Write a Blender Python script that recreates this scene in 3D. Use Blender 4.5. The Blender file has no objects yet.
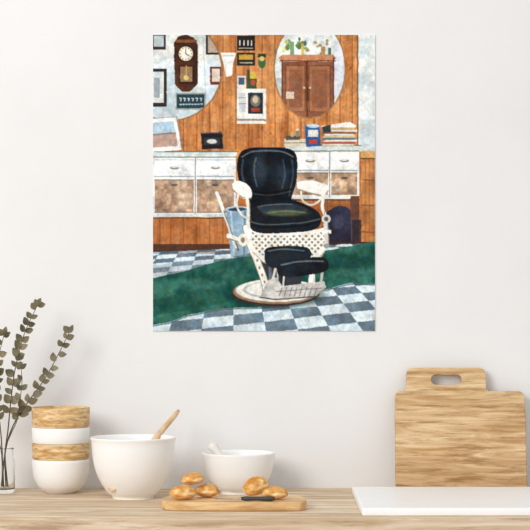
import bpy, bmesh, math, random
import numpy as np
from mathutils import Vector, Matrix, noise as mnoise
random.seed(7); rng=np.random.RandomState(5)
S=bpy.context.scene
try:
    S.view_settings.view_transform='Standard'; S.view_settings.look='None'
except Exception as e: print(e)
CT=0.9; HZ=1.2873
def lin(c):
    c=np.asarray(c,float)/255.0
    return tuple(np.where(c<=0.04045,c/12.92,((c+0.055)/1.055)**2.4))
def col(c): return (*lin(c),1)
# ---------------- materials
def mat(name,rgb,rough=0.5,rgb2=None,scale=(1,1,1),nscale=5,detail=6,bump=0,spec=0.5,lo=0.35,hi=0.65,rgb3=None,trans=0,coat=0,bscale=None,dist=0,streak=None):
    m=bpy.data.materials.new(name); m.use_nodes=True; nt=m.node_tree; b=nt.nodes['Principled BSDF']
    b.inputs['Base Color'].default_value=col(rgb); b.inputs['Roughness'].default_value=rough
    b.inputs['Specular IOR Level'].default_value=spec
    b.inputs['Transmission Weight'].default_value=trans; b.inputs['Coat Weight'].default_value=coat
    if rgb2 is not None or bump:
        tc=nt.nodes.new('ShaderNodeTexCoord'); mp=nt.nodes.new('ShaderNodeMapping'); mp.inputs['Scale'].default_value=scale
        nt.links.new(tc.outputs['Object'],mp.inputs['Vector'])
        n=nt.nodes.new('ShaderNodeTexNoise'); n.inputs['Scale'].default_value=nscale; n.inputs['Detail'].default_value=detail
        n.inputs['Distortion'].default_value=dist; n.inputs['Roughness'].default_value=0.6
        nt.links.new(mp.outputs[0],n.inputs['Vector'])
        if rgb2 is not None:
            r=nt.nodes.new('ShaderNodeValToRGB'); r.color_ramp.elements[0].position=lo; r.color_ramp.elements[1].position=hi
            r.color_ramp.elements[0].color=col(rgb); r.color_ramp.elements[1].color=col(rgb2)
            if rgb3 is not None:
                e=r.color_ramp.elements.new((lo+hi)/2); e.color=col(rgb3)
            nt.links.new(n.outputs['Fac'],r.inputs[0]); out=r.outputs[0]
            if streak:
                sscale,sn,scol,sf=streak
                mp2=nt.nodes.new('ShaderNodeMapping'); mp2.inputs['Scale'].default_value=sscale; nt.links.new(tc.outputs['Object'],mp2.inputs['Vector'])
                n2=nt.nodes.new('ShaderNodeTexNoise'); n2.inputs['Scale'].default_value=sn; n2.inputs['Detail'].default_value=5; n2.inputs['Roughness'].default_value=0.7
                nt.links.new(mp2.outputs[0],n2.inputs['Vector'])
                r2=nt.nodes.new('ShaderNodeValToRGB'); r2.color_ramp.elements[0].position=0.49; r2.color_ramp.elements[1].position=0.64
                r2.color_ramp.elements[0].color=(0,0,0,1); r2.color_ramp.elements[1].color=(sf,sf,sf,1)
                nt.links.new(n2.outputs['Fac'],r2.inputs[0])
                mx=nt.nodes.new('ShaderNodeMixRGB'); nt.links.new(r2.outputs[0],mx.inputs[0]); nt.links.new(out,mx.inputs[1]); mx.inputs[2].default_value=col(scol); out=mx.outputs[0]
            nt.links.new(out,b.inputs['Base Color'])
        if bump:
            bp=nt.nodes.new('ShaderNodeBump'); bp.inputs['Strength'].default_value=bump; bp.inputs['Distance'].default_value=0.002
            nt.links.new(n.outputs['Fac'],bp.inputs['Height']); nt.links.new(bp.outputs[0],b.inputs['Normal'])
    return m
M_wall=mat('wall_paint',(232,231,230),0.9,(239,238,237),nscale=2.2,detail=8,bump=0.05,spec=0.1,lo=0.3,hi=0.7)
M_count=mat('counter_wood',(196,168,134),0.6,(238,221,197),scale=(1.0,12,12),nscale=3,detail=9,spec=0.2,lo=0.36,hi=0.64,rgb3=(218,195,165),dist=0.6,streak=((1.2,14,14),6,(160,126,92),0.7))
M_cab=mat('cabinet_paint',(225,222,216),0.5)
M_floor=mat('floor_wood',(150,125,100),0.5,(180,152,122),scale=(1,8,1),nscale=3)
M_bA=mat('board_wood_a',(192,150,100),0.6,(232,203,158),scale=(1.2,10,10),nscale=5,detail=8,spec=0.2,lo=0.36,hi=0.64,dist=1.0,streak=((2,24,24),5,(160,116,68),0.75))
M_bB=mat('board_wood_b',(186,144,96),0.6,(232,202,160),scale=(1.0,9,9),nscale=5,detail=9,spec=0.2,lo=0.36,hi=0.64,rgb3=(212,176,130),dist=1.4,streak=((2,24,24),5,(154,110,64),0.8))
M_bC=mat('board_wood_c',(180,138,90),0.6,(222,188,142),scale=(1.2,12,12),nscale=5,detail=9,spec=0.2,lo=0.36,hi=0.64,dist=1.0,streak=((2,24,24),5,(148,106,62),0.8))
M_bamboo=mat('bowl_wood',(202,158,98),0.5,(240,212,164),scale=(6,6,36),nscale=4,detail=8,spec=0.3,lo=0.38,hi=0.62,streak=((12,12,60),4,(172,124,72),0.8))
M_serv=mat('serving_wood',(206,160,102),0.5,(240,206,154),scale=(2,12,12),nscale=5,detail=6,spec=0.3,streak=((2,24,24),5,(180,130,76),0.6))
M_spoon=mat('spoon_wood',(208,168,122),0.5,(232,200,160),scale=(10,10,3),nscale=5)
M_cer=mat('white_ceramic',(246,245,243),0.3,spec=0.4)
M_cerm=mat('matte_ceramic',(245,244,242),0.5,spec=0.3)
M_tray=mat('white_marble',(250,250,250),0.35,(242,242,242),nscale=3,detail=8,dist=2,spec=0.4,lo=0.55,hi=0.75)
M_dark=mat('knife_handle',(62,60,58),0.5)
M_steel=mat('knife_steel',(150,148,145),0.25); M_steel.node_tree.nodes['Principled BSDF'].inputs['Metallic'].default_value=0.8
M_stem=mat('stem_bark',(84,70,54),0.8)
M_leaf=mat('leaf',(78,74,54),0.65,(140,131,104),nscale=25,detail=2,spec=0.2,lo=0.35,hi=0.65)
M_glass=mat('glass',(252,253,253),0.03,trans=1.0); M_glass.node_tree.nodes['Principled BSDF'].inputs['IOR'].default_value=1.25
M_paper=mat('poster_paper',(240,238,234),0.8)
M_bun=mat('bread_crust',(198,130,56),0.6,(248,226,178),nscale=50,detail=5,bump=0.4,spec=0.2,lo=0.38,hi=0.66,rgb3=(228,174,100),dist=0.8,scale=(0.5,1,1.3))

def link(o): S.collection.objects.link(o); return o
def obj_from_bm(bm,name,mats,smooth=True):
    me=bpy.data.meshes.new(name); bm.normal_update(); bm.to_mesh(me); bm.free()
    for m in (mats if isinstance(mats,list) else [mats]): me.materials.append(m)
    if smooth:
        for p in me.polygons: p.use_smooth=True
    return link(bpy.data.objects.new(name,me))
def smoothpath(pts,n=8):
    P=[Vector(p) for p in pts]; out=[]
    for i in range(len(P)-1):
        p0=P[max(i-1,0)];p1=P[i];p2=P[i+1];p3=P[min(i+2,len(P)-1)]
        for k in range(n):
            t=k/n
            out.append(0.5*((2*p1)+(p2-p0)*t+(2*p0-5*p1+4*p2-p3)*t*t+(3*p1-p0-3*p2+p3)*t**3))
    out.append(P[-1]); return out
def lathe(name,prof,m,seg=80,loc=(0,0,0),smooth_n=0,ms=None):
    if smooth_n: prof=[(v.x,v.y) for v in smoothpath([(r,z,0) for r,z in prof],smooth_n)]
    bm=bmesh.new(); rings=[]
    for r,z in prof:
        if r<1e-5: rings.append([bm.verts.new((0,0,z))])
        else: rings.append([bm.verts.new((r*math.cos(2*math.pi*i/seg),r*math.sin(2*math.pi*i/seg),z)) for i in range(seg)])
    for a,b in zip(rings,rings[1:]):
        for i in range(seg):
            j=(i+1)%seg
            if len(a)==1 and len(b)==1: continue
            if len(a)==1: f=[a[0],b[j],b[i]]
            elif len(b)==1: f=[a[i],a[j],b[0]]
            else: f=[a[i],a[j],b[j],b[i]]
            bm.faces.new(f)
    bmesh.ops.recalc_face_normals(bm,faces=bm.faces[:])
    o=obj_from_bm(bm,name,m); o.location=loc; return o
def box(name,x0,x1,y0,y1,z0,z1,m,bev=0,seg=3):
    bm=bmesh.new(); bmesh.ops.create_cube(bm,size=1)
    for v in bm.verts: v.co=Vector(((x1-x0)*v.co.x,(y1-y0)*v.co.y,(z1-z0)*v.co.z))
    if bev: bmesh.ops.bevel(bm,geom=bm.edges[:],offset=bev,segments=seg,affect='EDGES')
    o=obj_from_bm(bm,name,m,smooth=False); o.location=((x0+x1)/2,(y0+y1)/2,(z0+z1)/2); return o
def rrect(x0,y0,x1,y1,r,n=8):
    if not isinstance(r,(list,tuple)): r=[r]*4
    pts=[]
    for (cx,cy,a0,rr) in ((x1-r[0],y1-r[0],0,r[0]),(x0+r[1],y1-r[1],90,r[1]),(x0+r[2],y0+r[2],180,r[2]),(x1-r[3],y0+r[3],270,r[3])):
        for k in range(n+1):
            a=math.radians(a0+90*k/n); pts.append((cx+rr*math.cos(a),cy+rr*math.sin(a)))
    return pts
def slab(name,outlines,t,m,bev=0.0015):
    cu=bpy.data.curves.new(name+'_c','CURVE'); cu.dimensions='2D'; cu.fill_mode='BOTH'
    cu.extrude=t/2-bev; cu.bevel_depth=bev; cu.bevel_resolution=2; cu.offset=-bev
    for pts in outlines:
        sp=cu.splines.new('POLY'); sp.points.add(len(pts)-1)
        for p,(x,y) in zip(sp.points,pts): p.co=(x,y,0,1)
        sp.use_cyclic_u=True
    o=bpy.data.objects.new(name+'_c',cu); link(o)
    dg=bpy.context.evaluated_depsgraph_get(); me=bpy.data.meshes.new_from_object(o.evaluated_get(dg))
    bpy.data.objects.remove(o); me.name=name
    me.materials.clear(); me.materials.append(m)
    return link(bpy.data.objects.new(name,me))
def tube(bm,path,radii,seg=10,cap=True):
    n=len(path); rings=[]
    for i,p in enumerate(path):
        p=Vector(p); t=(Vector(path[min(i+1,n-1)])-Vector(path[max(i-1,0)])).normalized()
        u=t.cross(Vector((0,1,0.01))); 
        if u.length<1e-3: u=t.cross(Vector((1,0,0)))
        u.normalize(); v=t.cross(u).normalized()
        r=radii[i] if hasattr(radii,'__len__') else radii
        rings.append([bm.verts.new(p+u*r*math.cos(2*math.pi*k/seg)+v*r*math.sin(2*math.pi*k/seg)) for k in range(seg)])
    for a,b in zip(rings,rings[1:]):
        for k in range(seg): bm.faces.new([a[k],a[(k+1)%seg],b[(k+1)%seg],b[k]])
    if cap: bm.faces.new(rings[0]); bm.faces.new(rings[-1])

# ---------------- room
box('wall_back',-2.2,2.2,0,0.1,0,2.7,M_wall)
box('floor',-2.2,2.2,-4.6,0.1,-0.05,0,M_floor)
wt=box('kitchen_counter',-1.6,1.6,-0.56,-0.0005,CT-0.04,CT,M_count,0.003)
cab=box('cabinet_body',-1.58,1.58,-0.53,-0.002,0.0,CT-0.0405,M_cab)
cab.parent=wt; cab.matrix_parent_inverse=Matrix.Translation(-wt.location)
for i in range(5):
    x0=-1.57+i*0.63
    d=box('cabinet_door_%d'%(i+1),x0,x0+0.62,-0.549,-0.531,0.1,CT-0.06,M_cab,0.003)
    d.parent=wt; d.matrix_parent_inverse=Matrix.Translation(-wt.location)

# ---------------- poster
SC=2; X0,Y0,X1,Y1=153,35,375,331
W=(X1-X0)*SC; H=(Y1-Y0)*SC
def vn(cell,seed,cx=None):
    r=np.random.RandomState(seed); cx=cx or cell
    gh=int(H/cell)+3; gw=int(W/cx)+3; g=r.rand(gh,gw)
    yy=np.arange(H)/cell; xx=np.arange(W)/cx
    iy=yy.astype(int); ix=xx.astype(int); fy=(yy-iy); fx=(xx-ix)
    fy=(fy*fy*(3-2*fy))[:,None]; fx=(fx*fx*(3-2*fx))[None,:]
    a=g[iy][:,ix]; b=g[iy][:,ix+1]; c=g[iy+1][:,ix]; d=g[iy+1][:,ix+1]
    return (a*(1-fx)+b*fx)*(1-fy)+(c*(1-fx)+d*fx)*fy-0.5
gx,gy=np.meshgrid(X0+(np.arange(W)+0.5)/SC, Y0+(np.arange(H)+0.5)/SC)
gxw=gx+vn(14,1)*0.5+vn(3,2)*0.25; gyw=gy+vn(14,3)*0.5+vn(3,4)*0.25
N1=0.6*vn(14,11)+0.5*vn(5,12)+0.4*vn(2,13); N2=vn(30,14)+0.5*vn(8,15)
img=np.ones((H,W,3))*np.array([200,125,60.])
def paint(mask,c,alpha=1.0,tex=0.10,c2=None,t=None):
    c=np.array(c,float)
    base=np.broadcast_to(c,(H,W,3))
    if c2 is not None:
        if t is None: t=np.clip(0.5+N2*1.3,0,1)
        base=base*(1-t[...,None])+np.array(c2,float)*t[...,None]
    base=base*(1+tex*N1[...,None]*1.6)
    a=(mask*alpha)[...,None]; img[:]=img*(1-a)+base*a
def pm(pts):
    m=np.zeros((H,W),bool); n=len(pts)
    for i in range(n):
        xa,ya=pts[i]; xb,yb=pts[(i+1)%n]
        if ya==yb: continue
        c=((ya>gyw)!=(yb>gyw))&(gxw<(xb-xa)*(gyw-ya)/(yb-ya)+xa); m^=c
    return m.astype(float)
def poly(pts,c,**k): paint(pm(pts),c,**k)
def rect(x0,y0,x1,y1,c,**k): paint(((gxw>=x0)&(gxw<x1)&(gyw>=y0)&(gyw<y1)).astype(float),c,**k)
def em(cx,cy,rx,ry,soft=0.5):
    d=(1-np.sqrt(((gxw-cx)/rx)**2+((gyw-cy)/ry)**2))*min(rx,ry)
    return np.clip(d/soft+0.5,0,1)
def ell(cx,cy,rx,ry,c,soft=0.5,**k): paint(em(cx,cy,rx,ry,soft),c,**k)
def lm(pts,w):
    d=np.full((H,W),1e9)
    for (xa,ya),(xb,yb) in zip(pts,pts[1:]):
        L=(xb-xa)**2+(yb-ya)**2+1e-9; t=np.clip(((gxw-xa)*(xb-xa)+(gyw-ya)*(yb-ya))/L,0,1)
        d=np.minimum(d,np.hypot(gxw-xa-t*(xb-xa),gyw-ya-t*(yb-ya)))
    return np.clip((w/2-d)/0.5+0.5,0,1)
def line(pts,w,c,**k): paint(lm(pts,w),c,**k)
def sm(pts,n=6): return [(v.x,v.y) for v in smoothpath([(x,y,0) for x,y in pts],n)]
# wood panelled wall
paint(np.ones((H,W)),(174,104,56),c2=(216,152,94),tex=0.14,t=np.clip(0.5+vn(70,20,7)*0.9+vn(30,21,3)*0.7+vn(120,22,26)*0.6,0,1))
for x in (160,171,184,197,210,223,236,249,262,275,288,301,314,327,340,352):
    line([(x,35),(x,260)],0.9,(112,60,30),alpha=0.6)
    line([(x+1.2,35),(x+1.2,260)],0.6,(230,172,114),alpha=0.4)
for i in range(16):
    x=155+random.random()*200; y=60+random.random()*185; ell(x,y,0.9,1.6,(110,56,26),alpha=0.6)
rect(153,204,376,262,(150,78,34),alpha=0.25)
rect(219,122,288,150,(140,74,34),alpha=0.22)
# pale wall on right
rect(358,30,380,152,(210,220,220),c2=(238,240,236),tex=0.06)
line([(357.5,35),(357.5,150)],1.4,(120,84,54))
rect(360,120,376,152,(192,202,204),alpha=0.6)
# left mirror
ml=em(170,70,52.5,51.5,0.8); paint(ml,(140,104,68)); ml=em(170,70,51.2,50.2,0.8)
keep=img.copy(); paint(ml,(194,208,212),c2=(232,238,238),tex=0.05)
rect(153,35,225,60,(214,208,192),alpha=0.4)
rect(153,88,222,125,(184,198,204),alpha=0.5)
rect(153,35,166,50,(60,46,40)); rect(154,36,164,47,(180,190,190))
rect(153,69,167,107,(52,44,42)); rect(153,72,164,103,(206,214,212)); rect(154,78,160,98,(150,160,168))
poly([(174,44),(178,37),(186,35),(194,38),(198,45),(198,84),(194,88),(190,92),(182,92),(178,88),(175,84)],(88,50,30),c2=(60,34,24))
rect(176,40,197,43,(130,80,46)); ell(186,54,8.6,8.6,(50,30,24)); ell(186,54,7.2,7.2,(234,224,198)); ell(186,54,4.4,4.4,(244,240,224))
line([(186,54),(186,49.5)],0.7,(40,30,30)); line([(186,54),(189.5,56)],0.7,(40,30,30))
for k in range(12):
    a=k*math.pi/6; ell(186+6*math.cos(a),54+6*math.sin(a),0.5,0.5,(50,40,36))
rect(179,66,194,84,(50,30,24)); rect(180.5,67,192.5,82,(150,120,90)); line([(186.5,66),(186.5,77)],0.8,(220,180,90)); ell(186.5,78,2.6,2.6,(226,190,104))
rect(176,93,206,110,(150,160,150)); rect(177,94.5,204.5,108.5,(38,62,74))
for i,x in enumerate(range(180,203,4)): line([(x,98.5),(x+1.6,98.5),(x+1,101)],1.0,(214,220,206))
for i,x in enumerate(range(180,203,3)): line([(x,104.5),(x+1.4,104.5)],1.2,(186,200,190))
rect(206,35,220,55,(52,40,40)); rect(208,36,218,53,(176,160,140))
rect(210,67,221,85,(110,50,44)); rect(212,69,220,82,(208,196,180))
line([(203,35),(207,118)],0.8,(150,170,178),alpha=0.5)
o=1-ml[...,None]; img[:]=img*(1-o)+keep*o
# between mirrors
poly([(221,53),(236,53),(233,65),(232,76),(226,77),(224,66)],(236,236,230)); line([(222,56),(234,56)],1,(180,190,190)); line([(225,60),(226,75)],0.8,(190,196,196))
rect(237,36,255,51,(34,32,36)); 
for x in (240,244,248,251.5): line([(x,41),(x,45.5)],1.1,(226,220,200))
line([(239,48.5),(253,48.5)],0.8,(200,190,160))
rect(237,53,255,66,(44,40,36)); rect(239,55,253,60,(196,150,60)); line([(240,63),(252,63)],1,(210,200,180))
rect(237,76,246,92,(230,226,214)); rect(238.5,78,244.5,85,(70,90,120)); 
rect(247,70,250,90,(60,80,60)); ell(253,76,3,3.4,(206,180,60)); rect(250,79,257,90,(50,86,50)); ell(253,83,2.5,3,(210,70,50),alpha=0.8)
rect(258,54,266,58,(40,60,40)); ell(262,63,3.8,5.6,(60,100,60)); ell(262,59,2.5,2.5,(220,190,110))
rect(237,89,266,124,(226,228,222),c2=(244,242,234)); rect(248,93,263,114,(44,46,54)); ell(255.5,101,5,6,(120,110,100)); ell(255.5,100,2.8,3.6,(214,196,160)); rect(251,108,260,112,(160,70,50))
rect(239,93,246,112,(206,210,210)); line([(239,98),(246,98)],0.7,(120,130,140)); line([(239,104),(246,104)],0.7,(120,130,140)); rect(237,119,266,121,(150,140,128))
# right mirror
paint(em(309.5,69,36,50,0.8),(150,116,78)); mr=em(309.5,69,34.8,48.6,0.8)
keep=img.copy(); paint(mr,(212,220,214),c2=(242,244,240),tex=0.05)
rect(334,40,346,120,(224,226,232)); rect(276,78,286,120,(196,200,200)); 
for i in range(34):
    x=283+random.random()*46; y=39+random.random()*15
    ell(x,y,1.2+random.random()*2,1.2+2.2*random.random(),random.choice([(70,110,70),(110,150,100),(180,200,160),(150,120,80),(60,84,70),(220,210,120),(200,210,220),(236,238,230)]),alpha=0.85)
rect(290,42,294,57,(100,140,90),alpha=0.8); rect(301,44,304,57,(190,160,60),alpha=0.8); rect(311,46,314,57,(232,236,236)); rect(321,47,325,57,(176,130,84)); rect(328,48,331,57,(84,110,90))
poly([(278,58),(282,55),(333,55),(336,58),(334,61),(281,61)],(196,132,94)); line([(280,61.3),(335,61.3)],1,(84,46,32)); rect(282,62,333,118,(128,78,54),c2=(156,100,70))
rect(286,66,305,112,(166,110,78)); rect(309,66,330,112,(166,110,78)); rect(289,70,302,108,(144,92,66)); rect(312,70,327,108,(144,92,66))
line([(307,62),(307,117)],1.2,(74,40,30)); line([(282,61),(282,118)],1,(84,46,32)); line([(333.4,58),(333.4,118)],1.4,(100,60,44))
for (a,b) in ((286,305),(309,330)): 
    line([(a,66),(b,66),(b,112),(a,112),(a,66)],0.6,(96,54,38))
ell(304,88,1.2,1.2,(236,210,150)); ell(310,88,1.2,1.2,(236,210,150)); rect(286,92,294,99,(222,206,180),alpha=0.9)
o=1-mr[...,None]; img[:]=img*(1-o)+keep*o
rect(153,205,360,252,(120,62,30),alpha=0.15)
# cabinets
def cabinet(x0,x1,y,yd,yb):
    rect(x0,y,x1,yb,(218,222,220),c2=(244,246,242),tex=0.05)
    rect(x0-1,y-1,x1+1,y+3.2,(204,214,210)); line([(x0-1,y-1.3),(x1+2,y-1.3)],1.0,(84,98,94)); line([(x0,y+4.2),(x1,y+4.2)],1.0,(96,98,94))
cabinet(153,236,153,178,217)
for (a,b) in ((155,194),(197,234)):
    rect(a,160,b,176,(240,243,243)); line([(a,176.5),(b,176.5)],0.9,(134,140,144)); line([(a,160),(b,160)],0.7,(170,176,180)); ell((a+b)/2,168,4.5,1.5,(120,120,120)); ell((a+b)/2,167.4,3,0.8,(220,220,214))
    rect(a,180,b,212,(140,108,88),c2=(200,172,144),tex=0.30); line([(a,180),(b,180)],0.8,(110,96,88)); line([(a,212.5),(b,212.5)],1,(120,112,108)); ell((a+b)/2,185,3.5,1.2,(92,84,80))
line([(195.5,158),(195.5,215)],1.0,(130,130,130)); rect(153,214,236,217.5,(206,206,200)); line([(153,218),(236,218)],1.4,(96,62,42)); 
cabinet(286,359,147,170,199)
for (a,b) in ((292,328),(331,357)):
    rect(a,153,b,170,(242,244,242)); line([(a,170.5),(b,170.5)],0.9,(130,134,138)); ell((a+b)/2,161,4.5,1.5,(110,112,112)); ell((a+b)/2,160.4,3,0.8,(220,220,214))
    rect(a,173,b,195,(142,110,86),c2=(202,174,144),tex=0.30); line([(a,173),(b,173)],0.8,(110,96,88)); ell((a+b)/2,178,3.5,1.2,(92,84,80))
line([(329.5,152),(329.5,197)],1.0,(130,130,130)); line([(287,200),(359,200)],1.5,(90,58,40))
poly([(318,201),(356,201),(352,210),(322,206)],(120,70,40),alpha=0.5)
# objects on the counters
poly([(153,119),(177,117),(182,150),(153,152)],(240,240,236)); poly([(153,123),(174,121.5),(178,146),(153,148)],(176,200,214)); poly([(153,134),(176,132),(178,146),(153,148)],(190,160,146)); line([(153,135),(176,133)],1.0,(110,120,118)); line([(177,117),(182.5,151)],1,(140,140,140)); line([(153,119),(177,117)],0.7,(140,140,140))
poly([(201,133),(222,132),(223,149),(202,149.5)],(30,32,36)); rect(204,138,220,145,(52,56,60)); ell(212,141.5,5.2,2.4,(214,214,206)); line([(202,133.5),(222,132.8)],0.8,(100,104,108))
rect(284,139,307,147,(216,206,182)); rect(286,136,300,140,(90,80,70)); line([(284,143),(306,143)],0.8,(120,110,96))
rect(296,130,299,137,(120,140,120)); rect(291,132,294,137,(190,170,120)); ell(297.5,130,1.5,1,(230,230,220))
poly([(305,126),(319,124),(321,146),(306,147)],(46,92,150)); rect(308,130,318,137,(226,226,214)); ell(313,126,6.5,2,(190,206,214)); rect(309,140,317,144,(206,70,54))
cols=[(226,218,196),(176,90,70),(236,232,220),(96,116,136),(222,196,140),(238,236,228),(140,96,70),(230,226,210),(200,170,120),(236,234,226)]
for i,c in enumerate(cols):
    y=146-i*2.0; poly([(323+i%3*1.5-i*.3,y-1.9),(353+(i*7%5),y-1.9),(354+(i*5%4),y),(322+(i%2)*2,y)],c); line([(323,y),(355,y)],0.35,(110,96,84),alpha=0.6)
poly([(330,125),(350,122),(356,126),(334,128)],(240,240,234)); poly([(322,127),(330,125),(331,132),(323,133)],(50,60,60))
# stuff on the right edge
rect(362,156,376,246,(200,138,82),c2=(160,100,56)); rect(360.5,151,376,158,(218,170,108)); line([(361,158.5),(376,158.5)],1,(94,56,30))
for x in (365,369,373): line([(x,159),(x,245)],0.7,(126,74,38),alpha=0.6)
for y in (180,205,232): line([(362,y),(376,y+0.6)],1.2,(100,60,34),alpha=0.7)
poly(sm([(326,212),(338,206),(350,210),(353,228),(350,247),(326,248),(322,232),(326,212)]),(48,48,66),c2=(34,32,44)); ell(338,222,6,7,(78,82,110),alpha=0.45,soft=3)
poly([(350,196),(359,196),(359,240),(351,243)],(96,64,52)); rect(309,203,318,214,(180,94,54))
rect(352,220,361,244,(40,36,44),alpha=0.8)
# floor
rect(153,250,376,335,(40,66,60)); 
rect(153,244,240,252,(80,52,40)); rect(300,242,376,250,(64,40,34))
def checker(mask,c1,c2,hy=150.0,vx=430.0):
    dep=1000.0/(gyw-hy); lat=(gxw-vx)*dep/1000.0
    u=lat*5.6+dep*1.1; v=dep*2.45-lat*1.8
    k=((np.floor(u)+np.floor(v))%2)
    paint(mask*k,c1,tex=0.10,c2=tuple(x*1.10 for x in c1)); paint(mask*(1-k),c2,tex=0.14,c2=tuple(x*0.86 for x in c2))
checker(pm([(153,252),(376,243),(376,340),(150,340)]),(196,210,216),(112,132,146))
rect(153,250,235,254,(60,54,56),alpha=0.35)
mat_pts=[(153,278),(186,271),(215,262),(240,257),(330,250),(376,241),(376,284),(350,283),(322,290),(300,300),(262,307),(222,308),(188,315),(170,322),(153,325)]
mp=pm(mat_pts); paint(mp,(20,70,60),c2=(54,108,92),tex=0.22)
poly([(153,266),(185,260),(215,261),(186,271),(153,278)],(150,160,166),alpha=0.3)
poly([(153,300),(200,288),(250,296),(200,308),(153,316)],(12,58,48),alpha=0.3); ell(345,262,26,9,(12,54,48),alpha=0.5,soft=5)
ell(185,284,26,5,(76,132,116),alpha=0.4,soft=4); ell(350,272,20,4,(76,124,110),alpha=0.35,soft=3)
line([(376,285),(350,284),(322,291),(300,301),(262,308),(222,309),(188,316),(170,323),(153,326)],1.1,(60,84,84),alpha=0.8)
# bin
poly([(226,209),(249,207),(248,254),(231,257)],(120,150,172),c2=(158,182,196)); ell(237.5,209,11.8,2.8,(176,196,206)); ell(237.5,209.4,9.5,1.8,(50,64,80)); line([(231,212),(234,254)],1.8,(186,206,216),alpha=0.7); line([(245,212),(244,254)],2,(80,108,134),alpha=0.7)
# ---- chair
DK=(18,22,28); CR=(242,240,230)
ell(278,297,45,11,(20,40,38),alpha=0.6,soft=4)
ell(276,293,43.5,13,(58,44,40)); ell(276,291.5,42.7,12.4,(150,120,96)); ell(277,290.3,41,11.4,(228,228,220)); ell(277,289.8,34,9,(180,180,174)); ell(278,289,32,8,(232,232,226)); ell(282,288,17,5,(126,124,122))
# column
poly([(262,262),(304,262),(300,290),(266,290)],(48,52,58)); line([(270,264),(270,288)],3,(96,100,106)); line([(282,262),(284,288)],4,(28,30,36)); line([(277,264),(278,288)],1.5,(190,190,186))
# lever left
line([(238,250),(229,228),(221,206)],2.6,(100,100,100)); line([(236,248),(228,226),(220,204)],1.8,(216,216,210)); line([(223,209),(217,193)],3.4,CR); line([(229,236),(238,240),(248,242)],5,(224,220,208)); line([(229,238.6),(247,244.6)],1,(110,104,96))
# side frame
for pts,ww in ((sm([(246,228),(250,244),(255,256),(260,268),(264,280),(266,290)]),6.2),(sm([(326,228),(325,242),(320,254),(314,266),(311,278),(310,288)]),4.6)):
    line(pts,ww+1.2,(120,112,100)); line(pts,ww,CR)
for k in range(6):
    ell(252.5+k*2.4,246+k*7.2,1.0,1.4,(130,120,104))
# lattice apron
ap=pm(sm([(247,228),(262,232),(290,233),(318,230),(328,226),(328,240),(324,252),(314,262),(296,264),(278,264),(264,262),(253,252),(247,240),(247,228)])); paint(ap,CR)
ux=(gxw-250)/6.2; uy=(gyw-233)/6.2; a1=np.abs((ux+uy)%1-0.5); a2=np.abs((ux-uy)%1-0.5)
hole=np.clip((0.29-np.maximum(a1,a2))/0.06,0,1)*pm([(251,232),(264,235.5),(290,236),(317,233.5),(325,230.5),(324.5,242),(318,254),(308,260),(278,260.5),(266,258),(256,250),(251,240)])
paint(hole,(136,124,106))
line(sm([(247,228),(262,232),(290,233.5),(318,230),(328,226)]),1.6,(250,248,240)); line(sm([(253,252),(264,262),(278,264.5),(300,264.5),(314,262),(324,252)]),1.3,(196,188,172))
line([(248,230),(250,244)],2,(250,248,240))
# back rest
bk=pm(sm([(238,158),(242,151),(252,148),(268,147.5),(284,148),(293,151),(297,159),(297,172),(296,184),(292,196),(289,203),(268,206),(250,204),(243,194),(239,180),(237,168),(238,158)]))
paint(bk,(14,18,24),c2=(28,36,44),tex=0.2)
line(sm([(242,157),(254,151.5),(280,151.5),(293,157)]),1.5,(140,154,164),alpha=0.6); line(sm([(243,160),(242,174),(247,192)]),2.0,(84,98,110),alpha=0.55); ell(259,170,7,14,(66,82,96),alpha=0.5,soft=7); ell(282,178,6,12,(56,70,84),alpha=0.45,soft=5)
line(sm([(256,158),(254,172),(257,186)]),1.6,(120,136,148),alpha=0.5); line(sm([(283,160),(285,174),(282,188)]),1.3,(104,120,132),alpha=0.45)
line(sm([(292,160),(293,175),(289,196)]),1.6,(76,90,104),alpha=0.6); line(sm([(245,190),(268,193),(292,189)]),1.0,(6,8,12)); line(sm([(247,192.5),(268,195.5),(290,191.5)]),0.9,(84,96,106),alpha=0.6)
for x,y in ((256,164),(268,163),(280,164),(256,178),(268,178),(280,178)): ell(x,y,0.9,0.9,(8,10,14))
# seat
poly(sm([(250,205),(262,201),(290,200),(304,204),(318,212),(321,222),(313,230),(286,233),(262,233),(251,229),(248,216),(250,205)]),DK,c2=(30,36,42),tex=0.2)
poly(sm([(256,207),(272,204),(294,204),(308,210),(296,214),(268,215),(256,207)]),(50,60,68),alpha=0.8)
ell(286,213,20,3.4,(104,112,70),alpha=0.6,soft=2.2); line(sm([(268,213),(288,211),(306,213)]),0.9,(176,180,140),alpha=0.5)
line(sm([(258,207),(272,204.5),(292,204.5)]),1.0,(120,132,140),alpha=0.6)
line(sm([(251,222),(266,224.5),(300,223),(320,219)]),1.1,(110,122,130),alpha=0.7); line(sm([(252,225),(266,227.5),(300,226),(319,222)]),1,(6,8,12))
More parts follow.
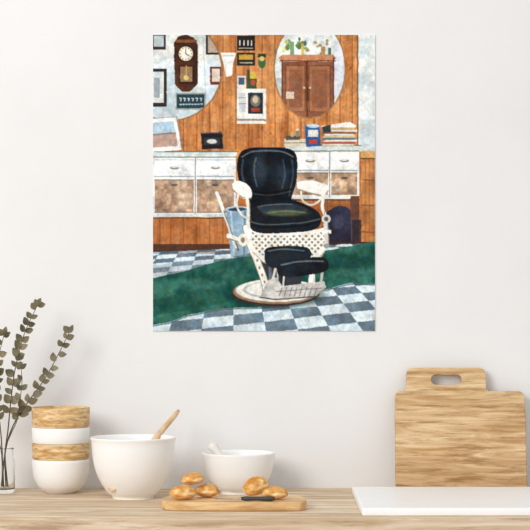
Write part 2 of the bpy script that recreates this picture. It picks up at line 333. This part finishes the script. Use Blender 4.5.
# arm rests
AE=(150,134,106)
poly(sm([(232,184),(239,181),(249,186),(252,196),(245,199),(235,193),(232,184)]),CR); line(sm([(233,190),(242,197),(251,198.5)]),1.2,AE); line([(247,198),(249,210),(248,222),(249,232)],3.2,(236,232,218)); line([(249.6,200),(250.6,222)],0.7,(120,110,98))
line(sm([(238,195),(237,206),(241,214),(246,218)]),2.0,(232,228,214))
poly(sm([(297,182),(310,180.5),(325,184),(329,189),(325,195),(308,192),(298,189),(297,182)]),CR); line(sm([(299,190),(310,193),(323,196),(328,191)]),1.3,AE)
line(sm([(301,192),(303,201),(311,205),(319,201),(322,196)]),2.0,(230,226,212)); line(sm([(324,195),(322,206),(325,216),(326,228)]),3.0,CR); line([(326.3,200),(324.3,214)],0.7,(120,110,98))
ell(326,219,4.4,4.4,(214,212,204)); ell(326,219,2.2,2.2,(90,90,90)); line([(325.5,224),(326.5,244)],4.4,(206,204,196)); line([(328,224),(329,244)],1.0,(90,90,88)); rect(321.5,230,331,233.5,CR); ell(326.5,246,3,2.4,(150,148,142))
ell(243,240,5,6.4,(230,226,212)); ell(243,240,2.0,3.0,(130,120,108)); 
# foot rest
line([(278,258),(272,282)],2.6,(200,198,190)); line([(324,262),(320,286)],2.6,(180,178,170))
poly(sm([(264,251),(270,247),(298,246),(309,249),(311,256),(303,261),(276,268),(266,263),(264,251)]),(18,24,30),c2=(32,40,48)); line(sm([(268,251),(285,249),(304,251)]),1.3,(124,138,148),alpha=0.65)
poly(sm([(276,266),(283,261),(304,258),(322,257),(328,261),(328,268),(320,273),(290,277),(279,275),(276,266)]),(16,20,26),c2=(30,36,44)); line(sm([(281,265),(300,261.5),(323,261)]),1.5,(130,144,154),alpha=0.7)
poly([(268,280),(276,277),(282,286),(324,281),(326,287),(316,296),(276,299),(260,297)],(176,174,170),c2=(222,220,214)); 
for i in range(8): line([(282+i*5,287.5),(279+i*5,296)],0.8,(96,92,88),alpha=0.8)
line([(260,297.4),(276,299.4),(316,296.4)],1.2,(70,66,64)); line([(284,277),(283,287)],2,(214,210,200)); line([(314,275),(314,285)],2,(214,210,200)); line([(276,291.5),(322,288)],0.7,(110,106,100))
# soften slightly, then watercolour texture
P=np.pad(img,((1,1),(1,1),(0,0)),mode='edge')
bl_=(P[:-2,1:-1]+P[2:,1:-1]+P[1:-1,:-2]+P[1:-1,2:]+P[1:-1,1:-1]*2)/6
img=img*0.4+bl_*0.6
tex=vn(2,51)*0.08+vn(5,52)*0.11+vn(12,56)*0.08+vn(30,53)*0.10
img=img*(1+tex[...,None]); img+= (vn(4,61)[...,None]*np.array([10,4,-10.]))+(vn(10,62)[...,None]*np.array([-8,2,10.]))
img=np.clip(img*1.03,0,250)
L=img/255.0; L=np.where(L<=0.04045,L/12.92,((L+0.055)/1.055)**2.4)
sc=4/1942.0
px0=(X0-265)*sc; px1=(X1-265)*sc; pz1=HZ+(300-Y0)*sc; pz0=HZ+(300-Y1)*sc
poster=box('poster',px0,px1,-0.0030,-0.0004,pz0,pz1,M_paper)
nvx,nvy=W,H
xs=np.linspace(px0+0.0002,px1-0.0002,nvx); zs=np.linspace(pz1-0.0002,pz0+0.0002,nvy)
XX,ZZ=np.meshgrid(xs,zs); co=np.stack([XX-poster.location.x,np.full_like(XX,-0.0034-poster.location.y),ZZ-poster.location.z],-1).reshape(-1,3)
idx=np.arange(nvx*nvy).reshape(nvy,nvx)
q=np.stack([idx[:-1,:-1],idx[1:,:-1],idx[1:,1:],idx[:-1,1:]],-1).reshape(-1,4)
me=bpy.data.meshes.new('print'); me.vertices.add(len(co)); me.vertices.foreach_set('co',co.ravel().astype(np.float32))
me.loops.add(q.size); me.loops.foreach_set('vertex_index',q.ravel().astype(np.int32))
me.polygons.add(len(q)); me.polygons.foreach_set('loop_start',(np.arange(len(q))*4).astype(np.int32))
me.update(calc_edges=True)
ca=me.color_attributes.new('paint','FLOAT_COLOR','POINT')
rgba=np.concatenate([L.reshape(-1,3),np.ones((W*H,1))],1).astype(np.float32); ca.data.foreach_set('color',rgba.ravel())
mp_=bpy.data.materials.new('poster_print'); mp_.use_nodes=True; nt=mp_.node_tree; b=nt.nodes['Principled BSDF']
at=nt.nodes.new('ShaderNodeVertexColor'); at.layer_name='paint'; nt.links.new(at.outputs['Color'],b.inputs['Base Color'])
b.inputs['Roughness'].default_value=0.8; b.inputs['Specular IOR Level'].default_value=0.1
me.materials.append(mp_); pr=link(bpy.data.objects.new('print',me)); pr.parent=poster

# ---------------- stacked bowls
BX,BY=-0.410,-0.10
def cup(name,zr,h,rr,rb,m):
    t=0.0035
    prof=[(0,zr-h),(rb-0.004,zr-h),(rb,zr-h),(rb+0.003,zr-h+0.004)]
    ro=rr
    for k in range(1,12):
        u=k/11; r=(rb+0.003)+(ro-rb-0.003)*(1-(1-u)**2.6)**0.62
        prof.append((r,zr-h+0.004+(h-0.005)*u))
    prof+= [(ro-0.0005,zr-0.0002),(ro-t/2,zr+0.0006),(ro-t,zr-0.0004)]
    for k in range(10,0,-1):
        u=k/11; r=(rb+0.003)+(ro-rb-0.003)*(1-(1-u)**2.6)**0.62
        prof.append((r-t,max(zr-h+0.004+(h-0.005)*u,zr-h+0.008)))
    prof.append((0,zr-h+0.008))
    return lathe(name,prof,m)
stk=bpy.data.objects.new('stacked_bowls',None); link(stk); stk.location=(BX,BY,CT)
for nm,zr,h,rr,rb,m in (('bowl_white_lower',0.068,0.068,0.0575,0.028,M_cerm),('bowl_wood_lower',0.1000,0.088,0.0580,0.028,M_bamboo),('bowl_white_upper',0.1320,0.100,0.0580,0.028,M_cerm),('bowl_wood_upper',0.1720,0.115,0.0583,0.028,M_bamboo)):
    if nm!='bowl_white_lower':
        band={'bowl_wood_lower':0.032,'bowl_white_upper':0.032,'bowl_wood_upper':0.040}[nm]
        ro=rr; ri=rr-0.0055; zb=zr-band+0.0006
        prof=[(0,zb-0.014),(0.034,zb-0.0135),(0.046,zb-0.008),(0.0515,zb-0.001),(ro-0.0028,zb),(ro-0.0012,zb+0.002),(ro-0.0006,zb+band*0.4),(ro,zr-0.002),(ro-0.0008,zr),(ro-0.003,zr+0.0004),(ro-0.0042,zr-0.001),(ro-0.005,zb+band*0.5),(ro-0.008,zb+0.004),(0.040,zb-0.006),(0.0,zb-0.009)]
        b_=lathe(nm,prof,m)
    else: b_=cup(nm,zr,h,rr,rb,m)
    b_.parent=stk
# ---------------- big mixing bowl
prof=[(0,0.004),(0.034,0.004),(0.036,0.0),(0.040,0.0),(0.041,0.004),(0.050,0.012),(0.064,0.032),(0.074,0.056),(0.0795,0.082),(0.0815,0.108),(0.0835,0.116),(0.0835,0.1185),(0.0815,0.1192),(0.0790,0.116),(0.0770,0.106),(0.0750,0.082),(0.0695,0.058),(0.058,0.034),(0.043,0.017),(0.02,0.010),(0,0.009)]
lathe('mixing_bowl',prof,M_cer,smooth_n=4,loc=(-0.258,-0.20,CT))
bm=bmesh.new()
pa=Vector((-0.287,-0.232,0.930)); pb=Vector((-0.2085,-0.1325,1.0235)); d=(pb-pa); pt=pa+d*1.44
path=[pa+(pt-pa)*(i/20) for i in range(21)]
rad=[0.0045+0.0012*abs(math.sin(i/20*2.2)) for i in range(21)]; rad[-1]=0.003; rad[-2]=0.0052
tube(bm,path,rad,12)
g=bmesh.ops.create_uvsphere(bm,u_segments=20,v_segments=12,radius=1)['verts']
rot=d.to_track_quat('Z','Y').to_matrix()
for v in g:
    c=v.co.copy(); c=Vector((c.x*0.016,c.y*0.005+ (0.004*c.x*c.x),c.z*0.022)); v.co=rot@c+pa
obj_from_bm(bm,'wooden_spoon',M_spoon)
# ---------------- mortar & pestle
prof=[(0,0.003),(0.030,0.003),(0.031,0),(0.037,0),(0.038,0.005),(0.050,0.013),(0.063,0.032),(0.070,0.056),(0.0725,0.072),(0.0735,0.079),(0.0728,0.0812),(0.0705,0.081),(0.068,0.074),(0.065,0.056),(0.057,0.033),(0.043,0.018),(0.02,0.011),(0,0.010)]
lathe('mortar_bowl',prof,M_cer,smooth_n=4,loc=(-0.053,-0.105,CT))
bm=bmesh.new(); pa=Vector((-0.050,-0.115,CT+0.024)); pb=Vector((-0.110,-0.0915,0.9985)); n=24
path=[pa+(pb-pa)*(i/n) for i in range(n+1)]
rad=[]
for i in range(n+1):
    u=i/n; r=0.0070+0.006*math.exp(-(u/0.16)**2)+0.0034*math.exp(-((u-0.92)/0.10)**2)
    if u>0.93: r*=math.sqrt(max(0.06,1-((u-0.93)/0.075)**2))
    if u<0.06: r*=math.sqrt(max(0.1,1-((0.06-u)/0.065)**2))
    rad.append(r)
tube(bm,path,rad,16); obj_from_bm(bm,'pestle',mat('pestle_stone',(236,230,220),0.5))
# ---------------- leaning cutting boards
th=math.asin(0.19)
def lean(o,x,y,t):
    o.matrix_world=Matrix.Translation((x,y,CT+0.0002))@Matrix.Rotation(-th,4,'X')@Matrix.Translation((0,-t/2,0))@Matrix.Rotation(math.pi/2,4,'X')
ct=math.cos(th)
tA,tB,tC=0.018,0.016,0.011
hb=0.198/ct
out=[(0.004,0),(0.260,0)]+[(0.264,0.004),(0.264,hb-0.012)]+[(0.264-0.012*(1-math.cos(a)),hb-0.012+0.012*math.sin(a)) for a in [math.radians(x) for x in (30,60,90)]]
out+=[(0.190,hb),(0.1865,hb+0.004),(0.1855,hb+0.036)]+[(0.1855-0.012*(1-math.cos(a)),hb+0.036+0.012*math.sin(a)) for a in [math.radians(x) for x in (30,60,90)]]
out+=[(0.036,hb+0.048),(0.029,hb+0.046),(0.025,hb+0.041),(0.024,hb+0.036),(0.023,hb+0.004),(0.019,hb),(0.010,hb),(0.003,hb-0.003),(0,hb-0.010),(0,0.004)]
A=slab('handled_cutting_board',[out,rrect(0.074,hb+0.013,0.136,hb+0.034,0.0100)],tA,M_bA)
lean(A,0.266,-0.053,tA)
yB=-0.053-tA/ct-0.0006
B=slab('cutting_board',[rrect(0,0,0.265,0.172,[0.010,0.010,0.004,0.004])],tB,M_bB,0.0025); lean(B,0.264,yB,tB)
yC=yB-tB/ct-0.0006
C=slab('cutting_board',[rrect(0,0,0.265,0.058,[0.006,0.006,0.004,0.004])],tC,M_bC,0.0025); lean(C,0.2625,yC,tC)
# ---------------- white tray slab
tr=slab('marble_tray',[rrect(0.174,-0.520,0.620,-0.118,0.004)],0.014,M_tray,0.002); tr.location=(0,0,CT+0.0072)
# ---------------- serving board with rolls
sb=slab('serving_board',[[(p.x,p.y) for p in smoothpath([(-0.183,-0.425,0),(-0.150,-0.436,0),(-0.05,-0.440,0),(0.05,-0.438,0),(0.070,-0.428,0),(0.077,-0.40,0),(0.074,-0.345,0),(0.060,-0.315,0),(0.0,-0.308,0),(-0.10,-0.308,0),(-0.165,-0.316,0),(-0.188,-0.340,0),(-0.192,-0.395,0),(-0.183,-0.425,0)],5)[:-1]]],0.016,M_serv,0.002)
sb.location=(0,0,CT+0.0082)
ZT=CT+0.0165
def roll(px,py,d,L,w,h,rotz,tilt=0,lift=0,seed=0):
    s=(4-d)/1942.0; x=(px-265)*s
    bm=bmesh.new(); bmesh.ops.create_uvsphere(bm,u_segments=48,v_segments=32,radius=1)
    for v in bm.verts:
        c=v.co.copy(); a=c.x
        c.z=c.z*(1.0 if c.z>0 else 0.75)
        ridge=0.07*abs(math.sin(a*4.2+c.y*1.4+seed)) if c.z>-0.2 else 0
        k=1-0.06+ridge; n=mnoise.noise(c*2.3+Vector((seed,0,0)))*0.10
        v.co=Vector((c.x*L/2*(1+n*0.5),c.y*w/2*(k+n),c.z*h/2*(k+n)))
    zmin=min(v.co.z for v in bm.verts)
    o=obj_from_bm(bm,'bread_roll',M_bun); o.rotation_euler=(0,tilt,rotz)
    o.location=(x,-d,ZT-zmin+lift+abs(math.sin(tilt))*L*0.28)
    return o
roll(183,495,0.395,0.050,0.040,0.032,0.25,seed=1)
roll(207,492,0.348,0.046,0.038,0.029,-0.2,seed=2)
roll(193,484,0.366,0.044,0.034,0.027,0.35,lift=0.0235,tilt=-0.1,seed=3)
roll(256,488,0.350,0.052,0.042,0.041,0.5,tilt=-0.25,seed=4)
roll(275,494,0.388,0.048,0.036,0.028,-0.1,seed=5)
# knife
kn=bpy.data.objects.new('bread_knife',None); link(kn); kn.location=(-0.0,-0.422,ZT+0.0003)
bm=bmesh.new(); pth=[Vector((-0.044+0.062*i/10,0,0.0045)) for i in range(11)]
tube(bm,pth,[0.0030,0.0042,0.0043,0.0040,0.0038,0.0038,0.004,0.0043,0.0046,0.0046,0.0032],14); h_=obj_from_bm(bm,'handle',M_dark); h_.parent=kn
bl=slab('blade',[[(-0.092,0.001),(-0.044,-0.0045),(-0.042,-0.004),(-0.042,0.0055),(-0.070,0.0065),(-0.086,0.005)]],0.0012,M_steel,0.0003); bl.location=(0,0,0.0035); bl.parent=kn
kn.rotation_euler=(0,0,-0.05)
# ---------------- vase & branches
VX,VY=-0.524,-0.10
prof=[(0,0.0),(0.018,0.0),(0.0205,0.002),(0.0215,0.010),(0.0215,0.060),(0.0195,0.078),(0.0190,0.088),(0.0200,0.0900),(0.0185,0.0902),(0.0172,0.088),(0.0178,0.077),(0.0198,0.060),(0.0198,0.012),(0.018,0.008),(0,0.007)]
lathe('glass_vase',prof,M_glass,loc=(VX,VY,CT))
bm=bmesh.new(); 
def PW(px,py,y): 
    s=(4+y)/1942.0; return Vector(((px-265)*s,y,HZ+(300-py)*s))
def leaf(bm,base,dirv,L,w,nrm):
    d=dirv.normalized(); n=(nrm-d*nrm.dot(d)).normalized(); sdir=d.cross(n)
    K=8; rows=[]
    for i in range(K+1):
        u=i/K; wd=w*0.5*math.sin(math.pi*min(1,u**0.8))**0.75 if 0<u<1 else 0.0003
        c=base+d*L*u-n*(0.10*L*(u*u))
        rows.append([bm.verts.new(c-sdir*wd+n*wd*0.25),bm.verts.new(c),bm.verts.new(c+sdir*wd+n*wd*0.25)])
    for a,b in zip(rows,rows[1:]):
        for k in range(2):
            f=bm.faces.new([a[k],a[k+1],b[k+1],b[k]]); f.material_index=1
def branch(pts,r0,r1,start,step,Lf,seed):
    rd=random.Random(seed); path=smoothpath(pts,10); n=len(path)
    tube(bm,path,[r0+(r1-r0)*i/(n-1) for i in range(n)],7)
    acc=0; side=1
    for i in range(start,n):
        acc+=(path[i]-path[i-1]).length
        if acc>=step or i==n-1:
            acc=0; t=(path[i]-path[i-1]).normalized()
            for sg in ((1,-1) if rd.random()<0.7 else (side,)):
                sd=t.cross(Vector((0,1,0)))*sg+Vector((0,rd.uniform(-0.6,0.4),0))
                dv=t*rd.uniform(0.5,1.1)+sd*rd.uniform(0.7,1.1)
                u=i/n; l=Lf*(1.05-0.35*u)*rd.uniform(0.8,1.15)
                nr=Vector((rd.uniform(-0.5,0.5),-1,rd.uniform(-0.4,0.5)))
                leaf(bm,path[i],dv,l,l*rd.uniform(0.66,0.84),nr)
            side*=-1
    leaf(bm,path[-1],path[-1]-path[-2],Lf*0.8,Lf*0.45,Vector((0.2,-1,0.2)))
o3=Vector((VX,VY,CT+0.012))
branch([o3+Vector((0.004,0,0)),PW(5,455,-0.10),PW(8,430,-0.10),PW(11,400,-0.105),PW(15,370,-0.11),PW(24,335,-0.11),PW(37,306,-0.10)],0.0016,0.0007,24,0.0145,0.023,3)
branch([o3+Vector((-0.006,0.005,0)),PW(6,448,-0.09),PW(14,424,-0.09),PW(28,402,-0.09),PW(44,380,-0.085),PW(57,357,-0.08),PW(69,333,-0.08)],0.0016,0.0007,22,0.014,0.023,8)
branch([o3+Vector((0.0,-0.008,0)),PW(2,450,-0.11),PW(0,425,-0.12),PW(-4,395,-0.13),PW(-3,365,-0.13),PW(4,335,-0.13)],0.0015,0.0007,20,0.016,0.022,11)
branch([o3+Vector((0.008,-0.003,0)),PW(5,452,-0.11),PW(10,436,-0.12),PW(17,420,-0.13),PW(20,400,-0.135),PW(22,380,-0.13),PW(20,360,-0.13)],0.0013,0.0006,26,0.018,0.019,15)
branch([o3+Vector((-0.004,0,0)),PW(1,450,-0.09),PW(-12,420,-0.09),PW(-30,385,-0.10),PW(-42,350,-0.10)],0.0014,0.0007,18,0.019,0.020,19)
obj_from_bm(bm,'eucalyptus_branches',[M_stem,M_leaf])

# ---------------- light
w=bpy.data.worlds.new('World'); S.world=w; w.use_nodes=True
w.node_tree.nodes['Background'].inputs[0].default_value=(0.95,0.975,1.0,1); w.node_tree.nodes['Background'].inputs[1].default_value=0.78
def area(name,loc,tgt,size,energy,c):
    l=bpy.data.lights.new(name,'AREA'); l.shape='RECTANGLE'; l.size=size[0]; l.size_y=size[1]; l.energy=energy; l.color=c
    o=link(bpy.data.objects.new(name,l)); o.location=loc; o.rotation_euler=(Vector(tgt)-Vector(loc)).to_track_quat('-Z','Y').to_euler()
area('window_light',(-2.2,-3.5,2.8),(0.15,0,1.15),(1.8,1.8),92,(1,0.985,0.965))
# ---------------- camera
cd=bpy.data.cameras.new('camera'); cam=link(bpy.data.objects.new('camera',cd)); cam.location=(0,-4,HZ); cam.rotation_euler=(math.pi/2,0,0)
cd.sensor_width=36; cd.lens=36*1942/530.0; cd.shift_y=35/530.0; cd.clip_end=50
S.camera=cam
